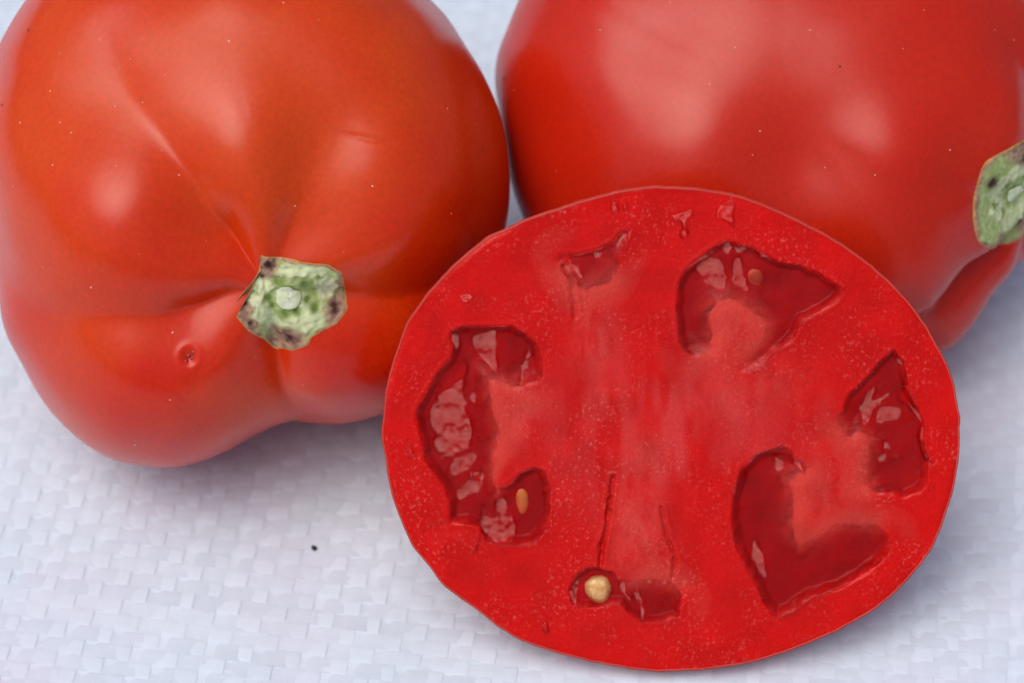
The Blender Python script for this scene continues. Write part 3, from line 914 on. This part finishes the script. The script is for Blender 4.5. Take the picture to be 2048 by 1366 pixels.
mesh_obj('flesh', Wf.reshape(-1, 3), grid_faces(NRH, NAH), M_FLESH, half, col=np.concatenate([colf, 1 - dp], -1).reshape(-1, 4))

# cut edge of the skin: a thin pale lip between flesh and skin
lp = []
R0 = rhoH(ph); nz = .025 * vnoise(np.cos(ph) * 25, np.sin(ph) * 25, 0, 95)
for (dr_, dz_) in [(-.34, -.6), (-.31, -.06), (-.2, -.005), (-.08, -.02), (.012, -.12), (.02, -.7)]:
    rr = R0 + dr_ + nz * .5
    lp.append(np.stack([rr * np.cos(ph), rr * np.sin(ph), dz_ + nz], -1))
lp = np.stack(lp)
mesh_obj('skin_edge', (c0 + (lp * MM) @ fF).reshape(-1, 3), grid_faces(len(lp), NAH), M_EDGE, half)

# gel in the pockets: closed bodies with a lumpy wet top
GFAC = {}


def gel_facets(i, zoom, pts, tilt, lift=0.0):
    GFAC.setdefault(i, []).append((catmull(toF(Z(zoom, pts)), 4), tilt, lift))


TL = (.21, -.42)
gel_facets(0, 2, [(210, 480), (260, 470), (300, 540), (350, 560), (360, 630), (320, 640), (290, 600), (250, 590)], TL, .45)
gel_facets(0, 2, [(440, 460), (490, 450), (490, 500), (440, 510)], TL, .2)
gel_facets(0, 2, [(580, 390), (620, 340), (660, 330), (640, 390), (600, 440)], TL, .3)
gel_facets(1, 3, [(240, 320), (330, 260), (420, 260), (460, 430), (420, 470), (330, 450)], (.17, -.36), .1)
gel_facets(1, 3, [(430, 150), (480, 150), (490, 210), (470, 260), (430, 220)], TL, .4)
gel_facets(1, 3, [(500, 170), (610, 190), (590, 215), (520, 225)], TL, .4)
gel_facets(1, 3, [(500, 270), (560, 260), (570, 370), (600, 400), (600, 480), (540, 470), (490, 400)], (.17, -.36), .35)
gel_facets(1, 3, [(665, 205), (770, 265), (750, 280), (670, 235)], TL, .4)
gel_facets(1, 3, [(160, 320), (270, 240), (380, 170), (380, 205), (270, 290), (150, 360), (115, 470), (100, 480), (115, 390)], TL, .45)
gel_facets(2, 4, [(690, 330), (740, 255), (755, 270), (740, 320), (815, 280), (800, 320), (740, 380), (710, 440), (685, 420)], TL, .35)
gel_facets(2, 4, [(860, 270), (885, 270), (930, 340), (970, 400), (970, 500), (985, 570), (960, 570), (945, 500), (955, 420), (910, 370), (865, 310)], TL, .35)
gel_facets(2, 4, [(850, 115), (875, 110), (880, 160), (860, 165)], TL, .4)
gel_facets(2, 4, [(750, 370), (830, 340), (880, 370), (850, 410), (770, 430)], (.17, -.36), .2)
gel_facets(2, 4, [(790, 500), (820, 530), (800, 590), (760, 610), (750, 590), (785, 560)], TL, .3)
gel_facets(3, 4, [(195, 965), (220, 965), (250, 1060), (258, 1100), (240, 1125), (200, 1070), (185, 1010)], TL, .35)
gel_facets(3, 4, [(290, 590), (330, 580), (340, 640), (300, 650)], TL, .5)
gel_facets(3, 4, [(385, 570), (410, 590), (430, 640), (405, 640), (385, 610)], TL, .6)
gel_facets(4, 1, [(490, 500), (570, 490), (590, 560), (580, 700), (600, 830), (630, 870), (640, 990), (590, 1090), (520, 1110), (430, 1120), (370, 1060), (370, 970), (340, 920), (335, 830), (380, 750), (420, 620)], (.17, -.36), .25)
gel_facets(4, 1, [(640, 310), (760, 265), (800, 300), (800, 560), (740, 530), (690, 470), (630, 380)], (.17, -.36), .3)
gel_facets(4, 1, [(470, 300), (540, 295), (550, 370), (500, 400)], TL, .3)
gel_facets(4, 1, [(1000, 430), (1040, 420), (1000, 560), (990, 620), (950, 640), (945, 570)], TL, .45)
gel_facets(4, 1, [(610, 700), (650, 680), (670, 760), (650, 800), (620, 770)], TL, .3)
gel_facets(4, 5, [(475, 215), (560, 170), (650, 155), (665, 210), (600, 270), (560, 300), (490, 310)], (.17, -.36), .25)
gel_facets(4, 5, [(620, 280), (690, 280), (715, 350), (700, 410), (600, 450), (545, 505), (520, 450), (540, 390), (610, 330)], (.17, -.36), .25)
gel_facets(4, 5, [(700, 510), (740, 560), (780, 590), (790, 470), (870, 480), (880, 560), (930, 620), (940, 690), (890, 760), (800, 770), (730, 720), (680, 630)], (.17, -.36), .5)
gel_facets(5, 6, [(235, 840), (265, 760), (300, 720), (290, 790), (285, 880), (255, 900)], TL, .45)
gel_facets(5, 6, [(530, 770), (560, 770), (560, 830), (600, 850), (590, 880), (550, 870), (530, 820)], TL, .4)
gel_facets(5, 6, [(605, 850), (630, 810), (660, 870), (680, 940), (650, 1000), (640, 930)], TL, .4)



def gel_body(name, p, top_fn, z_bot, st, q=None):
    lo, hi = p.min(0) - 4, p.max(0) + 4
    nx, ny = int((hi[0] - lo[0]) / st) + 1, int((hi[1] - lo[1]) / st) + 1
    X, Y = np.meshgrid(lo[0] + np.arange(nx) * st, lo[1] + np.arange(ny) * st, indexing='ij')
    s_ = sdf(X, Y, p)
    z = top_fn(X, Y, s_)
    if q is not None and q['soft'] is not None:
        # the gel runs thin up the sloping bank of the placenta
        ds, dh2 = dist_polyline(X, Y, q['soft'], False), dist_polyline(X, Y, q['hard'], False)
        z -= .46 * smooth((q['bank'] * .8 - np.where(s_ > 0, ds, -ds)) / (q['bank'] * 1.6))
        s_ = np.maximum(s_, np.minimum(q['bank'] * 1.3 - ds, dh2 - ds + .1) - .35)
    keep = (s_[:-1, :-1] > -.30) & (s_[1:, :-1] > -.30) & (s_[:-1, 1:] > -.30) & (s_[1:, 1:] > -.30)
    idx = -np.ones((nx, ny), int)
    ii, jj = np.nonzero(keep)
    cells = np.stack([ii * ny + jj, (ii + 1) * ny + jj, (ii + 1) * ny + jj + 1, ii * ny + jj + 1], -1)
    used = np.unique(cells)
    remap = -np.ones(nx * ny, int); remap[used] = np.arange(len(used))
    top = remap[cells]
    nT = len(used)
    vt = np.stack([X.ravel()[used], Y.ravel()[used], z.ravel()[used]], -1)
    vb = vt.copy(); vb[:, 2] = z_bot
    e = np.concatenate([top[:, [0, 1]], top[:, [1, 2]], top[:, [2, 3]], top[:, [3, 0]]])
    key = np.sort(e, 1); kq = key[:, 0] * nT + key[:, 1]
    un, inv, cnt = np.unique(kq, return_inverse=True, return_counts=True)
    be = e[cnt[inv] == 1]
    side = np.stack([be[:, 1], be[:, 0], be[:, 0] + nT, be[:, 1] + nT], -1)
    F = np.concatenate([top, top[:, ::-1] + nT, side])
    V = np.concatenate([vt, vb])
    return mesh_obj(name, c0 + (V * MM) @ fF, F, M_GEL, half)


def pocket_top(i):
    def fn(X, Y, s_):
        z = .02 + .16 * vnoise(X / 2.6, Y / 2.6, 0, 101 + i) + .07 * vnoise(X / 1.1, Y / 1.1, 0, 111 + i) + .035 * vnoise(X / .55, Y / .55, 0, 115 + i)
        z -= .06 * smooth((s_ - .05) / 1.4)                    # sags away from the walls
        for poly, (tx, ty), lift in GFAC.get(i, []):
            c = poly.mean(0); sp_ = sdf(X, Y, poly)
            m = sp_ > -.7
            x, y = X[m], Y[m]
            f = smooth((sp_[m] + .14 + .24 * vnoise(x / .8, y / .8, 0, 121)) / .34)
            ext = max(1.0, np.ptp(poly[:, 0]) * .5, np.ptp(poly[:, 1]) * .5)
            pl_ = -.15 + lift * .6 + tx * np.clip(x - c[0], -ext, ext) + ty * np.clip(y - c[1], -ext, ext) + .11 * vnoise(x / 1.3, y / 1.3, 0, 131) + .04 * vnoise(x / .55, y / .55, 0, 132)
            z[m] = z[m] * (1 - f) + pl_ * f
        return z
    return fn


for i, q in enumerate(POCKETS):
    gel_body('gel', q['poly'], pocket_top(i), -q['depth'] - 1.6, .11, q)

# beads and smears of juice left on the cut by the knife
for i, (poly, (tx, ty), rz) in enumerate(FILMS[:7] + FILMS[8:]):
    c = poly.mean(0)

    def drop_top(X, Y, s_, c=c, tx=tx, ty=ty, rz=rz, i=i):
        s_ = s_ + .22 * vnoise(X / .7, Y / .7, 0, 150 + i) - .05
        ridge = smooth((s_ + .2) / .6)
        return .06 + ridge * (rz + .75 * tx * np.clip(X - c[0], -1.5, 1.5) + .75 * ty * np.clip(Y - c[1], -1.5, 1.5) + .06 * vnoise(X / .8, Y / .8, 0, 140 + i) + .10) - .5 * (1 - ridge)
    gel_body('juice_drop', poly, drop_top, -.8, .07)


def seed_at(px, rx, ry, rot, z, cols, sd):
    c = toF([px])[0]
    nr, na = 22, 32
    T, Q = np.meshgrid(np.linspace(.02, np.pi - .02, nr), np.linspace(0, 2 * np.pi, na, endpoint=False), indexing='ij')
    x, y, zz_ = rx * np.sin(T) * np.cos(Q), ry * np.sin(T) * np.sin(Q) * (1 - .18 * np.sin(Q) * np.sin(T)), min(rx, ry) * .6 * np.cos(T)
    n = 1 + .05 * vnoise(x * 2, y * 2, zz_ * 2, sd)
    x, y, zz_ = x * n, y * n, zz_ * n
    cr, sr = math.cos(rot), math.sin(rot)
    Lc = np.stack([c[0] + x * cr - y * sr, c[1] + x * sr + y * cr, z + zz_], -1)
    k = smooth(.5 + .5 * y / ry + .35 * vnoise(x * 1.5, y * 1.5, 0, sd + 1))[..., None]
    col = np.array(cols[0]) * k + np.array(cols[1]) * (1 - k)
    return mesh_obj('seed', (c0 + (Lc * MM) @ fF).reshape(-1, 3), grid_faces(nr, na), M_SEED, half, col=col.reshape(-1, 3))


seed_at((1196, 1178), 1.85, 2.05, .2, -.8, ((.72, .46, .19), (.66, .22, .06)), 3)
seed_at((1044, 1003), .95, 2.0, .05, -1.5, ((.72, .34, .06), (.72, .22, .05)), 5)
seed_at((1512, 556), 1.5, 1.9, .3, -1.75, ((.62, .12, .04), (.60, .06, .02)), 8)

# ------------------------------------------------------------------ crumb of soil on the sheet
d = px_dir(np.array(628.0), np.array(1098.0)); t = CAM[2] / -d[2]
pc = CAM + d * t
cr = thing('crumb', 'tiny black crumb of soil on the white sheet, left of the cut half', 'crumb', (pc[0], pc[1], 0))
T, Q = np.meshgrid(np.linspace(.02, np.pi - .02, 10), np.linspace(0, 2 * np.pi, 14, endpoint=False), indexing='ij')
r = .42 * (1 + .3 * vnoise(np.sin(T) * np.cos(Q) * 2, np.sin(T) * np.sin(Q) * 2, np.cos(T) * 2, 5))
mesh_obj('grain', pc + np.stack([r * np.sin(T) * np.cos(Q), r * np.sin(T) * np.sin(Q), .3 + .7 * r * np.cos(T)], -1).reshape(-1, 3) * MM, grid_faces(10, 14), M_SPECK, cr)
print('DEPTHS', dl, dr, dh)
